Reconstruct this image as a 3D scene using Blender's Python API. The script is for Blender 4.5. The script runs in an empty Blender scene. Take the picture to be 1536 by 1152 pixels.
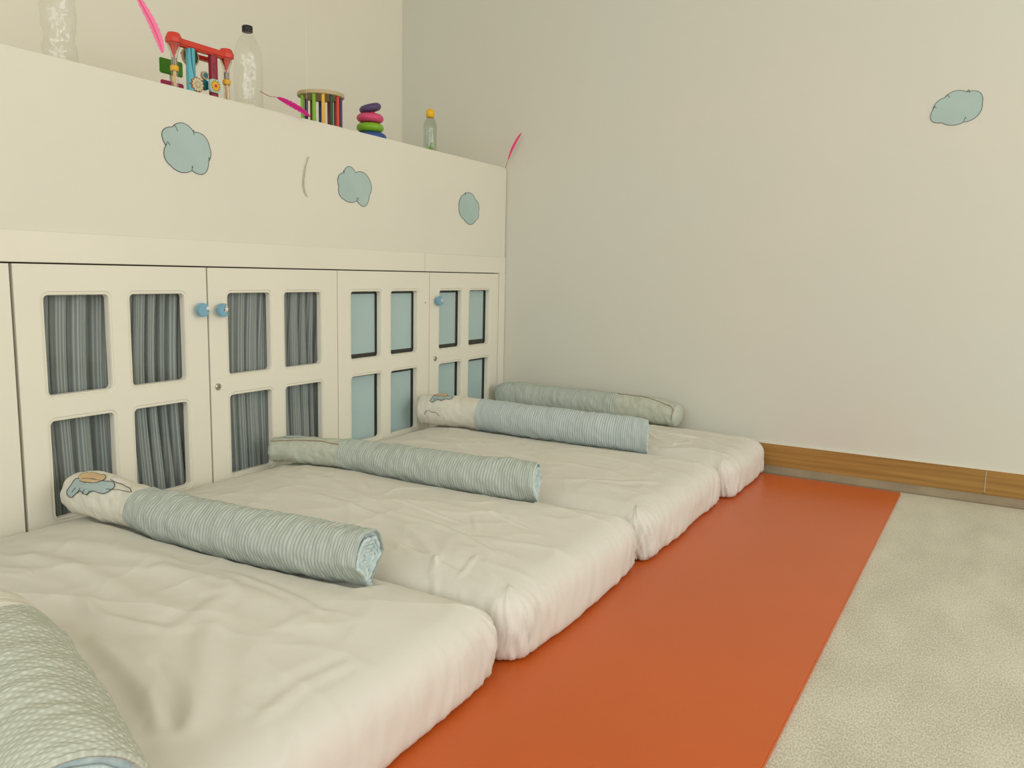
import bpy, bmesh, math, random
import numpy as np
from mathutils import Vector, Matrix, noise
random.seed(7)
S = bpy.context.scene
COL = S.collection

# ---------------------------------------------------------------- camera
cam_d = bpy.data.cameras.new('camera'); cam = bpy.data.objects.new('camera', cam_d); COL.objects.link(cam)
cam_d.sensor_fit = 'HORIZONTAL'; cam_d.sensor_width = 36; cam_d.lens = 36 * 1185.68 / 1536; cam_d.clip_start = .02
r_ = Vector((0.86329, 0.50423, 0.02203)); u_ = Vector((-0.08844, 0.10814, 0.99019)); f_ = Vector((-0.4969, 0.85677, -0.13795))
mw = Matrix((r_, u_, -f_)).transposed().to_4x4(); mw.translation = Vector((1.99064, -3.34327, 0.8))
cam.matrix_world = mw
S.camera = cam
# ---------------------------------------------------------------- light
W = bpy.data.worlds.new('daylight'); S.world = W; W.use_nodes = True
wb = W.node_tree.nodes['Background']; wb.inputs[0].default_value = (.97, .99, .94, 1); wb.inputs[1].default_value = 1.06
def area(name, loc, rot, sx, sy, power, col):
    d = bpy.data.lights.new(name, 'AREA'); d.shape = 'RECTANGLE'; d.size = sx; d.size_y = sy; d.energy = power; d.color = col
    o = bpy.data.objects.new(name, d); COL.objects.link(o); o.location = loc; o.rotation_euler = rot; return o
area('window_and_fill_light', (4.9, -1.3, 1.7), (0, math.radians(90), 0), 1.6, 3.4, 48, (1.0, .985, .985))  # window daylight coming in from the right side
area('window_and_fill_light', (2.4, -5.0, 1.8), (math.radians(90), 0, 0), 3.4, 1.6, 42, (.96, .985, 1.0))  # added fill lamp behind the camera, brightens the back wall
S.view_settings.view_transform = 'Standard'; S.view_settings.look = 'None'; S.view_settings.gamma = 1
S.view_settings.use_curve_mapping = False
S.view_settings.exposure = -0.06

# ---------------------------------------------------------------- materials
def mat(name, col, rough=.7, bump=None, spec=.3, var=None, metal=0, **kw):
    """bump=(scale,strength,dist) noise relief; var=(scale,amount) faint tone variation"""
    m = bpy.data.materials.new(name); m.use_nodes = True; t = m.node_tree; b = t.nodes['Principled BSDF']
    b.inputs['Base Color'].default_value = (*col, 1); b.inputs['Roughness'].default_value = rough
    b.inputs['Specular IOR Level'].default_value = spec; b.inputs['Metallic'].default_value = metal
    for k, v in kw.items(): b.inputs[k.replace('_', ' ')].default_value = v
    tc = t.nodes.new('ShaderNodeTexCoord')
    if var:
        n = t.nodes.new('ShaderNodeTexNoise'); n.inputs['Scale'].default_value = var[0]; n.inputs['Detail'].default_value = 5
        t.links.new(tc.outputs['Object'], n.inputs['Vector'])
        mx = t.nodes.new('ShaderNodeMix'); mx.data_type = 'RGBA'
        c2 = var[2] if len(var) > 2 else tuple(c * (1 - var[1]) for c in col)
        mx.inputs[6].default_value = (*col, 1); mx.inputs[7].default_value = (*c2, 1)
        mr = t.nodes.new('ShaderNodeMapRange'); mr.inputs[1].default_value = .35; mr.inputs[2].default_value = .65
        t.links.new(n.outputs[0], mr.inputs[0]); t.links.new(mr.outputs[0], mx.inputs[0]); t.links.new(mx.outputs[2], b.inputs['Base Color'])
    if bump:
        n = t.nodes.new('ShaderNodeTexNoise'); n.inputs['Scale'].default_value = bump[0]; n.inputs['Detail'].default_value = 6
        t.links.new(tc.outputs['Object'], n.inputs['Vector'])
        bp = t.nodes.new('ShaderNodeBump'); bp.inputs['Strength'].default_value = bump[1]; bp.inputs['Distance'].default_value = bump[2]
        t.links.new(n.outputs[0], bp.inputs['Height']); t.links.new(bp.outputs[0], b.inputs['Normal'])
    return m
def N(t, kind, **kw):
    n = t.nodes.new(kind)
    for k, v in kw.items(): setattr(n, k, v)
    return n
def math_node(t, op, a, b=None):
    n = N(t, 'ShaderNodeMath', operation=op)
    for i, x in enumerate((a, b)):
        if x is None: continue
        if isinstance(x, (int, float)): n.inputs[i].default_value = x
        else: t.links.new(x, n.inputs[i])
    return n.outputs[0]
def stripes(name, ca, cb, period, axis=0, bias=.5, rough=.85, puck=1.0, waffle=False, bstr=.75, bscale=(55, 9), wobble=.004):
    """woven stripes counted along the cloth's own UV (metres) with puckered relief"""
    m = bpy.data.materials.new(name); m.use_nodes = True; t = m.node_tree; b = t.nodes['Principled BSDF']
    b.inputs['Roughness'].default_value = rough; b.inputs['Specular IOR Level'].default_value = .15
    uv = N(t, 'ShaderNodeUVMap', uv_map='UVMap'); sp = N(t, 'ShaderNodeSeparateXYZ'); t.links.new(uv.outputs[0], sp.inputs[0])
    wn = N(t, 'ShaderNodeTexNoise'); wn.inputs['Scale'].default_value = 14; wn.inputs['Detail'].default_value = 2
    t.links.new(uv.outputs[0], wn.inputs['Vector'])
    wob = math_node(t, 'MULTIPLY', math_node(t, 'SUBTRACT', wn.outputs[0], .5), wobble)
    def wave(ax, per):
        c = math_node(t, 'ADD', sp.outputs[ax], wob)
        return math_node(t, 'ADD', math_node(t, 'MULTIPLY', math_node(t, 'SINE', math_node(t, 'MULTIPLY', c, 2 * math.pi / per)), .5), .5)
    if waffle:
        def dw(sg):
            c = math_node(t, 'ADD' if sg > 0 else 'SUBTRACT', math_node(t, 'ADD', sp.outputs[0], wob), math_node(t, 'MULTIPLY', sp.outputs[1], 1.1))
            return math_node(t, 'ADD', math_node(t, 'MULTIPLY', math_node(t, 'SINE', math_node(t, 'MULTIPLY', c, 2 * math.pi / period)), .5), .5)
        w = math_node(t, 'MULTIPLY', dw(1), dw(-1))
    else: w = wave(axis, period)
    mr = N(t, 'ShaderNodeMapRange'); mr.inputs[1].default_value = bias - .25; mr.inputs[2].default_value = bias + .25
    t.links.new(w, mr.inputs[0])
    mx = N(t, 'ShaderNodeMix', data_type='RGBA'); mx.inputs[6].default_value = (*ca, 1); mx.inputs[7].default_value = (*cb, 1)
    t.links.new(mr.outputs[0], mx.inputs[0]); t.links.new(mx.outputs[2], b.inputs['Base Color'])
    mp = N(t, 'ShaderNodeMapping'); mp.inputs['Scale'].default_value = (bscale[0], bscale[1], 1); mp.inputs['Rotation'].default_value = (0, 0, .12); t.links.new(uv.outputs[0], mp.inputs[0])
    pn = N(t, 'ShaderNodeTexNoise'); pn.inputs['Scale'].default_value = 1; pn.inputs['Detail'].default_value = 4; t.links.new(mp.outputs[0], pn.inputs['Vector'])
    h = math_node(t, 'ADD', math_node(t, 'MULTIPLY', pn.outputs[0], 2.2 * puck), math_node(t, 'MULTIPLY', w, .35 if not waffle else -.9))
    bp = N(t, 'ShaderNodeBump'); bp.inputs['Strength'].default_value = bstr; bp.inputs['Distance'].default_value = .004
    t.links.new(h, bp.inputs['Height']); t.links.new(bp.outputs[0], b.inputs['Normal'])
    return m

M = {}
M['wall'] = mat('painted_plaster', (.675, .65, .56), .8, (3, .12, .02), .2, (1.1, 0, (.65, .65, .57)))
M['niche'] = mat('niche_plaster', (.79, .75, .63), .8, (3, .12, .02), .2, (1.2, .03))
M['ledge'] = mat('ledge_plaster', (.74, .715, .60), .75, (5, .15, .015), .25, (2, .03))
M['cream'] = mat('cream_paint', (.785, .75, .63), .5, (9, .06, .01), .35, (2.5, .03))
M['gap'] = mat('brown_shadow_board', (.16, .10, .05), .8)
M['dark'] = mat('cupboard_inside', (.030, .028, .026), .8)
M['bluepaper'] = mat('pale_blue_paper', (.56, .70, .72), .7, None, .25, (6, .04))
M['cloud'] = mat('cloud_paper', (.425, .545, .51), .7, None, .25, (7, .07))
M['ink'] = mat('ink_line', (.05, .07, .065), .8)
M['bluek'] = mat('blue_knob_plastic', (.20, .40, .52), .4)
M['whitek'] = mat('white_knob_plastic', (.75, .72, .70), .4)
M['chrome'] = mat('nickel', (.55, .53, .48), .3, metal=1)
def sheet_mat():
    m = mat('cotton_sheet', (.70, .675, .60), .85, None, .15, (3, .02)); t = m.node_tree; b = t.nodes['Principled BSDF']
    tc = N(t, 'ShaderNodeTexCoord'); wv = N(t, 'ShaderNodeTexNoise'); wv.inputs['Scale'].default_value = 5; t.links.new(tc.outputs['Object'], wv.inputs['Vector'])
    ad = N(t, 'ShaderNodeVectorMath', operation='MULTIPLY_ADD'); t.links.new(wv.outputs['Color'], ad.inputs[0]); ad.inputs[1].default_value = (.25, .25, .25); t.links.new(tc.outputs['Object'], ad.inputs[2])
    hs = []
    for sc, w in ((7, .55), (17, .22), (60, .05)):
        n = N(t, 'ShaderNodeTexNoise', noise_type='RIDGED_MULTIFRACTAL'); n.inputs['Scale'].default_value = sc; n.inputs['Detail'].default_value = 2; n.inputs['Roughness'].default_value = .45
        t.links.new(ad.outputs[0], n.inputs['Vector']); hs.append(math_node(t, 'MULTIPLY', n.outputs[0], w))
    h = math_node(t, 'ADD', math_node(t, 'ADD', hs[0], hs[1]), hs[2])
    bp = N(t, 'ShaderNodeBump'); bp.inputs['Strength'].default_value = .55; bp.inputs['Distance'].default_value = .007
    t.links.new(h, bp.inputs['Height']); t.links.new(bp.outputs[0], b.inputs['Normal'])
    return m
M['orange'] = mat('orange_vinyl', (.575, .105, .012), .33, (160, .04, .001), .5, (1.7, .06))
M['whitefab'] = mat('white_quilt_cloth', (.70, .67, .57), .85, (70, .5, .004), .15, (9, .05))
M['palegreen'] = mat('pale_green_quilt_cloth', (.50, .52, .43), .85, (50, .5, .005), .15)
M['piping'] = mat('brown_piping', (.33, .24, .15), .8)
M['sun'] = mat('tan_applique', (.62, .44, .24), .9, (90, .4, .002))
M['appl'] = mat('grey_blue_applique', (.38, .47, .45), .9, (90, .4, .002))
M['rolledge'] = mat('blue_white_binding', (.62, .68, .655), .9, (120, .6, .003), .1, (60, 0, (.42, .53, .54)))
M['stripe'] = stripes('pale_blue_stripe', (.53, .555, .49), (.37, .445, .415), .0082, bias=.62)
M['stripe_cool'] = stripes('cool_blue_stripe', (.56, .60, .57), (.38, .475, .49), .0082, bias=.6, puck=.7)
M['waffle'] = stripes('waffle_cloth', (.46, .49, .405), (.56, .575, .49), .0115, bias=.32, waffle=True, puck=.6, bstr=.42)
M['curtain'] = stripes('curtain_stripe', (.235, .27, .285), (.44, .455, .43), .0058, bias=.62, puck=.5, bstr=.2, bscale=(60, 3), wobble=.0006)
M['pink'] = mat('pink_feather', (.90, .22, .40), .8); M['magenta'] = mat('magenta_feather', (.60, .02, .24), .8)
M['hotpink'] = mat('hot_pink_feather', (.85, .10, .25), .8)
M['whitefeather'] = mat('white_feather', (.60, .58, .48), .8); M['quill'] = mat('dark_quill', (.22, .20, .15), .7)
M['quillpink'] = mat('red_quill', (.40, .03, .10), .7); M['thread'] = mat('white_thread', (.8, .78, .72), .7)
for n, c in dict(red=(.62, .05, .025), yellow=(.75, .42, .04), cyan=(.10, .42, .50), navy=(.015, .035, .14), maroon=(.28, .012, .035),
                 green=(.055, .22, .012), lime=(.20, .42, .02), purple=(.085, .05, .13), rose=(.62, .07, .17), black=(.01, .01, .012),
                 teal=(.02, .16, .20), cream2=(.62, .55, .36), brick=(.19, .045, .03), dkgreen=(.02, .07, .03), sky=(.35, .58, .55), rust=(.38, .12, .05),
                 capyellow=(.80, .46, .015), seed=(.22, .17, .10), magblock=(.40, .03, .10)).items():
    M[n] = mat(n + '_paint', c, .4, None, .4)
M['woodtop'] = mat('birch_wood', (.53, .42, .24), .55, None, .3, (14, .15))
def wood():
    m = mat('oak_board', (.30, .165, .062), .5); t = m.node_tree; b = t.nodes['Principled BSDF']
    tc = N(t, 'ShaderNodeTexCoord'); mp = N(t, 'ShaderNodeMapping'); mp.inputs['Scale'].default_value = (1.6, 30, 55)
    n = N(t, 'ShaderNodeTexNoise'); n.inputs['Scale'].default_value = 1.5; n.inputs['Detail'].default_value = 6
    cr = N(t, 'ShaderNodeValToRGB'); e = cr.color_ramp.elements; e[0].position = .3; e[0].color = (.285, .145, .033, 1); e[1].position = .72; e[1].color = (.43, .235, .062, 1)
    t.links.new(tc.outputs['Object'], mp.inputs[0]); t.links.new(mp.outputs[0], n.inputs['Vector']); t.links.new(n.outputs[0], cr.inputs[0]); t.links.new(cr.outputs[0], b.inputs['Base Color'])
    return m
M['wood'] = wood(); M['sheet'] = sheet_mat()
M['shoe'] = mat('grey_brown_strip', (.36, .29, .19), .6, (20, .2, .002), .3, (10, .2))
def floor_mat():
    m = mat('flecked_carpet', (.5, .48, .38), .9, None, .1); t = m.node_tree; b = t.nodes['Principled BSDF']
    tc = N(t, 'ShaderNodeTexCoord'); mp = N(t, 'ShaderNodeMapping'); mp.inputs['Scale'].default_value = (1, .45, 1); t.links.new(tc.outputs['Object'], mp.inputs[0])
    n = N(t, 'ShaderNodeTexNoise'); n.inputs['Scale'].default_value = 320; n.inputs['Detail'].default_value = 3; t.links.new(mp.outputs[0], n.inputs['Vector'])
    n2 = N(t, 'ShaderNodeTexNoise'); n2.inputs['Scale'].default_value = 7; n2.inputs['Detail'].default_value = 6; t.links.new(mp.outputs[0], n2.inputs['Vector'])
    h = math_node(t, 'ADD', math_node(t, 'MULTIPLY', n.outputs[0], .7), math_node(t, 'MULTIPLY', n2.outputs[0], .3))
    cr = N(t, 'ShaderNodeValToRGB'); e = cr.color_ramp.elements; e[0].position = .38; e[0].color = (.44, .41, .32, 1); e[1].position = .60; e[1].color = (.66, .635, .53, 1)
    t.links.new(h, cr.inputs[0]); t.links.new(cr.outputs[0], b.inputs['Base Color'])
    bp = N(t, 'ShaderNodeBump'); bp.inputs['Strength'].default_value = .35; bp.inputs['Distance'].default_value = .002
    t.links.new(n.outputs[0], bp.inputs['Height']); t.links.new(bp.outputs[0], b.inputs['Normal'])
    return m
M['floor'] = floor_mat()
def clear(name, tint, lo, hi, rough=.05, bump=None):
    """thin clear sheet: mostly see-through, glossier at grazing angles"""
    m = bpy.data.materials.new(name); m.use_nodes = True; t = m.node_tree; t.nodes.clear()
    o = N(t, 'ShaderNodeOutputMaterial'); tr = N(t, 'ShaderNodeBsdfTransparent'); tr.inputs[0].default_value = (*tint, 1)
    g = N(t, 'ShaderNodeBsdfGlossy'); g.inputs['Roughness'].default_value = rough
    lw = N(t, 'ShaderNodeLayerWeight'); lw.inputs[0].default_value = .35
    mr = N(t, 'ShaderNodeMapRange'); mr.inputs[3].default_value = lo; mr.inputs[4].default_value = hi
    mx = N(t, 'ShaderNodeMixShader'); t.links.new(lw.outputs['Facing'], mr.inputs[0]); t.links.new(mr.outputs[0], mx.inputs[0])
    t.links.new(tr.outputs[0], mx.inputs[1]); t.links.new(g.outputs[0], mx.inputs[2]); t.links.new(mx.outputs[0], o.inputs[0])
    if bump:
        n = N(t, 'ShaderNodeTexNoise'); n.inputs['Scale'].default_value = bump[0]; tc = N(t, 'ShaderNodeTexCoord'); t.links.new(tc.outputs['Object'], n.inputs['Vector'])
        bp = N(t, 'ShaderNodeBump'); bp.inputs['Strength'].default_value = bump[1]; bp.inputs['Distance'].default_value = .01
        t.links.new(n.outputs[0], bp.inputs['Height'])
        for x in (g, lw): t.links.new(bp.outputs[0], x.inputs['Normal'])
    return m
M['pane'] = clear('thin_glass', (.95, .96, .95), .02, .10)
M['pet'] = clear('clear_plastic', (.98, .985, .97), .05, .17, .07, (15, 1.0))
M['petg'] = clear('greenish_clear_plastic', (.80, .85, .80), .04, .5, .15, (30, .5))
M['tube'] = clear('clear_tube', (.93, .91, .85), .06, .5, .1)

# ---------------------------------------------------------------- helpers
def obj(name, verts, faces, m, parent=None, smooth=False, uvs=None, loc=None):
    me = bpy.data.meshes.new(name); me.from_pydata([tuple(v) for v in verts], [], [tuple(f) for f in faces]); me.update()
    if uvs is not None:
        ul = me.uv_layers.new(name='UVMap'); vi = np.empty(len(me.loops), dtype=np.int32); me.loops.foreach_get('vertex_index', vi)
        ul.data.foreach_set('uv', np.asarray(uvs, dtype=np.float32)[vi].ravel())
    if smooth: me.polygons.foreach_set('use_smooth', [True] * len(me.polygons))
    o = bpy.data.objects.new(name, me); COL.objects.link(o); me.materials.append(m)
    if parent: o.parent = parent
    if loc: o.location = loc
    return o
def bobj(name, bm, m, parent=None, smooth=False, bevel=0, seg=2, loc=None):
    if bevel: bmesh.ops.bevel(bm, geom=list(bm.edges), offset=bevel, segments=seg, affect='EDGES', clamp_overlap=True)
    bmesh.ops.recalc_face_normals(bm, faces=bm.faces)
    me = bpy.data.meshes.new(name); bm.to_mesh(me); bm.free()
    if smooth: me.polygons.foreach_set('use_smooth', [True] * len(me.polygons))
    o = bpy.data.objects.new(name, me); COL.objects.link(o); me.materials.append(m)
    if parent: o.parent = parent
    if loc: o.location = loc
    return o
def boxbm(lo, hi, bm=None):
    bm = bm or bmesh.new(); r = bmesh.ops.create_cube(bm, size=1)
    c = [(a + b) / 2 for a, b in zip(lo, hi)]; s = [b - a for a, b in zip(lo, hi)]
    for v in r['verts']: v.co = Vector((c[0] + v.co.x * s[0], c[1] + v.co.y * s[1], c[2] + v.co.z * s[2]))
    return bm
def box(name, lo, hi, m, parent=None, bevel=0): return bobj(name, boxbm(lo, hi), m, parent, bevel=bevel)
def struct(o): o['kind'] = 'structure'; return o
def tag(o, label, cat, group=None):
    o['label'] = label; o['category'] = cat
    if group: o['group'] = group
    return o
def thing(name, label, cat, loc=(0, 0, 0), group=None, rz=0):
    o = bpy.data.objects.new(name, None); COL.objects.link(o); o.location = loc; o.rotation_euler = (0, 0, rz); o.empty_display_size = .05
    return tag(o, label, cat, group)
def lathe(prof, n=40, c=(0, 0, 0), ripple=None):
    """prof = [(r,z)...]; returns verts, faces (closed where r==0)"""
    V = []; F = []
    for i, (r, z) in enumerate(prof):
        for k in range(n):
            a = 2 * math.pi * k / n; rr = r * (1 + (ripple(a, z) if ripple else 0))
            V.append((c[0] + rr * math.cos(a), c[1] + rr * math.sin(a), c[2] + z))
    for i in range(len(prof) - 1):
        for k in range(n):
            a = i * n + k; b = i * n + (k + 1) % n; F.append((a, b, b + n, a + n))
    return V, F
def tube(pts, r, n=8, caps=True):
    pts = [Vector(p) for p in pts]; V = []; F = []; rr = r if isinstance(r, (list, tuple)) else [r] * len(pts)
    t0 = (pts[1] - pts[0]).normalized(); up = Vector((0, 0, 1)) if abs(t0.z) < .9 else Vector((1, 0, 0))
    x = t0.cross(up).normalized()
    for i, p in enumerate(pts):
        t = (pts[min(i + 1, len(pts) - 1)] - pts[max(i - 1, 0)]).normalized()
        x = (x - t * x.dot(t)).normalized(); y = t.cross(x)
        for k in range(n):
            a = 2 * math.pi * k / n; V.append(p + (x * math.cos(a) + y * math.sin(a)) * rr[i])
    for i in range(len(pts) - 1):
        for k in range(n): a = i * n + k; b = i * n + (k + 1) % n; F.append((a, a + n, b + n, b))
    if caps: F.append(tuple(range(n))); F.append(tuple(range(len(V) - n, len(V)))[::-1])
    return V, F
def lerp_keys(keys, t):
    for (a, va), (b, vb) in zip(keys, keys[1:]):
        if t <= b:
            u = (t - a) / (b - a) if b > a else 0; u = max(0, min(1, u)); u = u * u * (3 - 2 * u)
            return [x + (y - x) * u for x, y in zip(va, vb)]
    return list(keys[-1][1])

# ================================================================ THE ROOM
struct(box('floor', (-.02, -5.2, -.1), (5.2, .0, 0), M['floor']))
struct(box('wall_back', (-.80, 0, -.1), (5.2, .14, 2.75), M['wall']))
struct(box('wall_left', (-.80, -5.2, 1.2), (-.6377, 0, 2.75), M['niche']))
struct(box('ceiling', (-.80, -5.2, 2.75), (5.2, .14, 2.85), M['niche']))
# plastered ledge with softly rounded top edge (toys stand on it)
bm = boxbm((-.6377, -5.2, .8782), (0, -.0015, 1.3009))
e = [e for e in bm.edges if all(abs(v.co.x) < 1e-4 for v in e.verts) and (all(v.co.z > 1.29 for v in e.verts) or all(v.co.y > -.01 for v in e.verts))]
bmesh.ops.bevel(bm, geom=e, offset=.007, segments=4, affect='EDGES')
struct(bobj('wall_left', bm, M['ledge']))
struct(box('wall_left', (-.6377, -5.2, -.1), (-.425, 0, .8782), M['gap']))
struct(box('leak_filler', (-.425, -5.2, .8005), (-.0305, 0, .878), M['gap']))  # filler added above the carcasses, stops sky light leaking through the door gaps
# header boards above the doors, with the joint between them
struct(box('trim_1', (-.03, -5.2, .8025), (.0035, -.6585, .8779), M['cream'], bevel=.0015))
struct(box('trim_2', (-.03, -.6565, .8025), (.0015, -.0025, .8779), M['cream'], bevel=.0015))
struct(box('trim_3', (-.03, -.0575, .0), (.003, -.003, .8025), M['cream'], bevel=.0015))
# baseboard: oak boards over a grey-brown strip
bb = bpy.data.objects.new('baseboard_back', None); COL.objects.link(bb); struct(bb)
def bboard(x0, x1):
    bm = boxbm((x0, -.016, .034), (x1, -.0005, .1243))
    e = [e for e in bm.edges if all(v.co.z > .12 and v.co.y < -.01 for v in e.verts)]
    bmesh.ops.bevel(bm, geom=e, offset=.004, segments=2, affect='EDGES')
    return bobj('board', bm, M['wood'], bb)
bboard(.004, 2.0795); bboard(2.0815, 5.2)
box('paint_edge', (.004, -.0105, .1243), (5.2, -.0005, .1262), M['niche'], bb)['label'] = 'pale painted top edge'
o = box('strip', (.004, -.028, 0), (5.2, -.0005, .034), M['shoe'], bb, bevel=.004); o['label'] = 'grey-brown lower strip'
# chipped paint spots on the board joint
V, F = tube([(2.0805, -.0165, .04), (2.0807, -.0168, .08), (2.0803, -.0165, .122)], .0009, 6)
obj('joint_filler', V, F, M['whitefab'], bb)

# ================================================================ CUPBOARDS
DW = .5608; YR = -.0601
ZO = ((.402, .150), (.722, .4695))   # pane openings (top, bottom); lower row sorted below
def rrect(y0, y1, z0, z1, r, n=6):
    P = []
    for (cy, cz, a0) in ((y1 - r, z1 - r, 0), (y0 + r, z1 - r, 90), (y0 + r, z0 + r, 180), (y1 - r, z0 + r, 270)):
        for k in range(n + 1):
            a = math.radians(a0 + 90 * k / n); P.append((cy + r * math.cos(a), cz + r * math.sin(a)))
    return P
def door_bm(w, z0, z1, holes, th=.022):
    """flat door leaf with four routed openings: stepped moulding around each"""
    bm = bmesh.new(); n = 6; m4 = 4 * (n + 1)
    def ring(P, x): return [bm.verts.new((x, y, z)) for y, z in P]
    ys = sorted({0, w, *[h[0] - .012 for h in holes], *[h[1] + .012 for h in holes]}); zs = sorted({z0, z1, *[h[2] - .012 for h in holes], *[h[3] + .012 for h in holes]})
    grid = {}
    for x, s in ((0, 'f'), (-th, 'b')):
        for y in ys:
            for z in zs: grid[s, y, z] = bm.verts.new((x, y, z))
    cells = []
    for i in range(len(ys) - 1):
        for j in range(len(zs) - 1):
            hole = None
            for h in holes:
                if abs(ys[i] - (h[0] - .012)) < 1e-6 and abs(zs[j] - (h[2] - .012)) < 1e-6: hole = h
            cells.append((i, j, hole))
    for i, j, hole in cells:
        for s in 'fb':
            q = [grid[s, ys[i], zs[j]], grid[s, ys[i + 1], zs[j]], grid[s, ys[i + 1], zs[j + 1]], grid[s, ys[i], zs[j + 1]]]
            if hole is None: bm.faces.new(q if s == 'f' else q[::-1])
        if hole is not None:
            y0, y1, a, b = hole
            steps = [(.010, 0, .022), (.008, -.0034, .020), (.0052, -.0034, .018), (.0040, -.0008, .017), (.0015, -.0012, .013), (0, -.006, .011), (0, -th, .011)]
            prev = None
            for d, x, r in steps:
                R = ring(rrect(y0 - d, y1 + d, a - d, b + d, r, n), x)
                if prev is None:
                    # fan the flat field between the cell's square corner and the rounded ring
                    cor = [grid['f', ys[i + 1], zs[j + 1]], grid['f', ys[i], zs[j + 1]], grid['f', ys[i], zs[j]], grid['f', ys[i + 1], zs[j]]]
                    for c in range(4):
                        for k in range(n): bm.faces.new((cor[c], R[c * (n + 1) + k], R[c * (n + 1) + k + 1]))
                        c2 = (c + 1) % 4
                        bm.faces.new((cor[c], R[c * (n + 1) + n], R[c2 * (n + 1)], cor[c2]))
                else:
                    for k in range(m4): bm.faces.new((prev[k], prev[(k + 1) % m4], R[(k + 1) % m4], R[k]))
                prev = R
            cor = [grid['b', ys[i + 1], zs[j + 1]], grid['b', ys[i], zs[j + 1]], grid['b', ys[i], zs[j]], grid['b', ys[i + 1], zs[j]]]
            for c in range(4):
                for k in range(n): bm.faces.new((cor[c], prev[c * (n + 1) + k + 1], prev[c * (n + 1) + k]))
                c2 = (c + 1) % 4
                bm.faces.new((cor[c], cor[c2], prev[c2 * (n + 1)], prev[c * (n + 1) + n]))
    # outer rim
    def rim(seq):
        for a, b in zip(seq, seq[1:]): bm.faces.new((grid['f', *a], grid['f', *b], grid['b', *b], grid['b', *a]))
    rim([(y, zs[0]) for y in ys]); rim([(ys[-1], z) for z in zs]); rim([(y, zs[-1]) for y in ys[::-1]]); rim([(ys[0], z) for z in zs[::-1]])
    return bm
def knob(parent, y, z, kind):
    """round stub carrying a blue crescent moon with a small white star"""
    prof = [(0, 0), (.0105, 0), (.0105, .004), (.008, .007), (.0085, .014), (.0, .014)]
    V, F = lathe(prof, 20); V = [(v[2], y + v[0], z + v[1]) for v in V]
    k = obj('knob', V, F, M['bluek'], parent, True)
    # crescent outline: big circle with a bite
    R = .0205; P = []
    b = .0125 if kind != 'full' else .0085; c = (.0125, .003) if kind != 'full' else (.017, .005)
    outer = []; th0 = math.atan2(c[1], c[0]); d = math.hypot(*c)
    ha = math.acos(max(-1, min(1, (R * R + d * d - b * b) / (2 * R * d)))); hb = math.acos(max(-1, min(1, (b * b + d * d - R * R) / (2 * b * d))))
    for i in range(29): a = th0 + ha + (2 * math.pi - 2 * ha) * i / 28; outer.append((R * math.cos(a), R * math.sin(a)))
    for i in range(1, 14): a = th0 + math.pi + hb - 2 * hb * i / 14; outer.append((c[0] + b * math.cos(a), c[1] + b * math.sin(a)))
    bm = bmesh.new(); vs = [bm.verts.new((.0135, y + p[0], z + p[1])) for p in outer]; f = bm.faces.new(vs)
    ex = bmesh.ops.extrude_face_region(bm, geom=[f]); bmesh.ops.translate(bm, verts=[v for v in ex['geom'] if isinstance(v, bmesh.types.BMVert)], vec=(.012, 0, 0))
    e = [e for e in bm.edges if all(abs(v.co.x - .0255) < 1e-5 for v in e.verts)]
    bmesh.ops.bevel(bm, geom=e, offset=.002, segments=2, affect='EDGES')
    bmesh.ops.triangulate(bm, faces=[f for f in bm.faces if len(f.verts) > 6])
    o = bobj('knob_moon', bm, M['bluek'], parent)
    bm = bmesh.new(); vs = []
    for i in range(10): a = math.pi / 2 + i * math.pi / 5; r = .0085 if i % 2 == 0 else .0045; vs.append(bm.verts.new((.0135, y + c[0] - .002 + r * math.cos(a), z + c[1] + r * math.sin(a))))
    f = bm.faces.new(vs); ex = bmesh.ops.extrude_face_region(bm, geom=[f]); bmesh.ops.translate(bm, verts=[v for v in ex['geom'] if isinstance(v, bmesh.types.BMVert)], vec=(.009, 0, 0))
    o = bobj('knob_star', bm, M['whitek'], parent); o['label'] = 'white star inside the moon'
def lock(parent, y, z):
    prof = [(0, 0), (.0105, 0), (.0105, .0035), (.0085, .0055), (.0075, .0045), (.0065, .0045), (.006, .0065), (0, .0065)]
    V, F = lathe(prof, 24); obj('lock', [(v[2], y + v[0], z + v[1]) for v in V], F, M['chrome'], parent)
    box('keyhole', (.0065, y - .001, z - .004), (.0069, y + .001, z + .004), M['black'], parent)
def curtain_mesh(name, y0, y1, z0, z1, seed, parent, x=-.036):
    rnd = random.Random(seed); ny, nz = 220, 24
    ph = [rnd.uniform(0, 6.28) for _ in range(6)]; V = []; U = []
    nf = rnd.choice([8, 9, 9.5])
    for j in range(nz + 1):
        tz = j / nz; z = z1 + (z0 - z1) * tz; arc = 0; px = None
        for i in range(ny + 1):
            ty = i / ny; t = ty + .018 * math.sin(4 * tz + ph[0]) + .02 * noise.noise((ty * 3, tz * 1.2, seed * 3.1)) * (.4 + tz)
            y = y0 + (y1 - y0) * ty
            q = abs(math.sin(math.pi * nf * t + ph[1] + 1.3 * math.sin(7.3 * t + ph[2]) + .5 * math.sin(2.5 * tz + ph[5]) * ty))
            dx = -.055 * (1 - q) ** 2.7 + .0022 * math.sin(2 * math.pi * nf * 2.3 * t + ph[3])
            yy = y + .0045 * math.cos(2 * math.pi * nf * t + ph[4])
            if px is not None: arc += math.hypot(yy - px[0], dx - px[1]) 
            px = (yy, dx); V.append((x + dx, yy, z)); U.append((t * (y1 - y0) * 1.12, z))
    F = [(j * (ny + 1) + i, j * (ny + 1) + i + 1, (j + 1) * (ny + 1) + i + 1, (j + 1) * (ny + 1) + i) for j in range(nz) for i in range(ny)]
    return obj(name, V, F, M['curtain'], parent, True, U)
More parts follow.
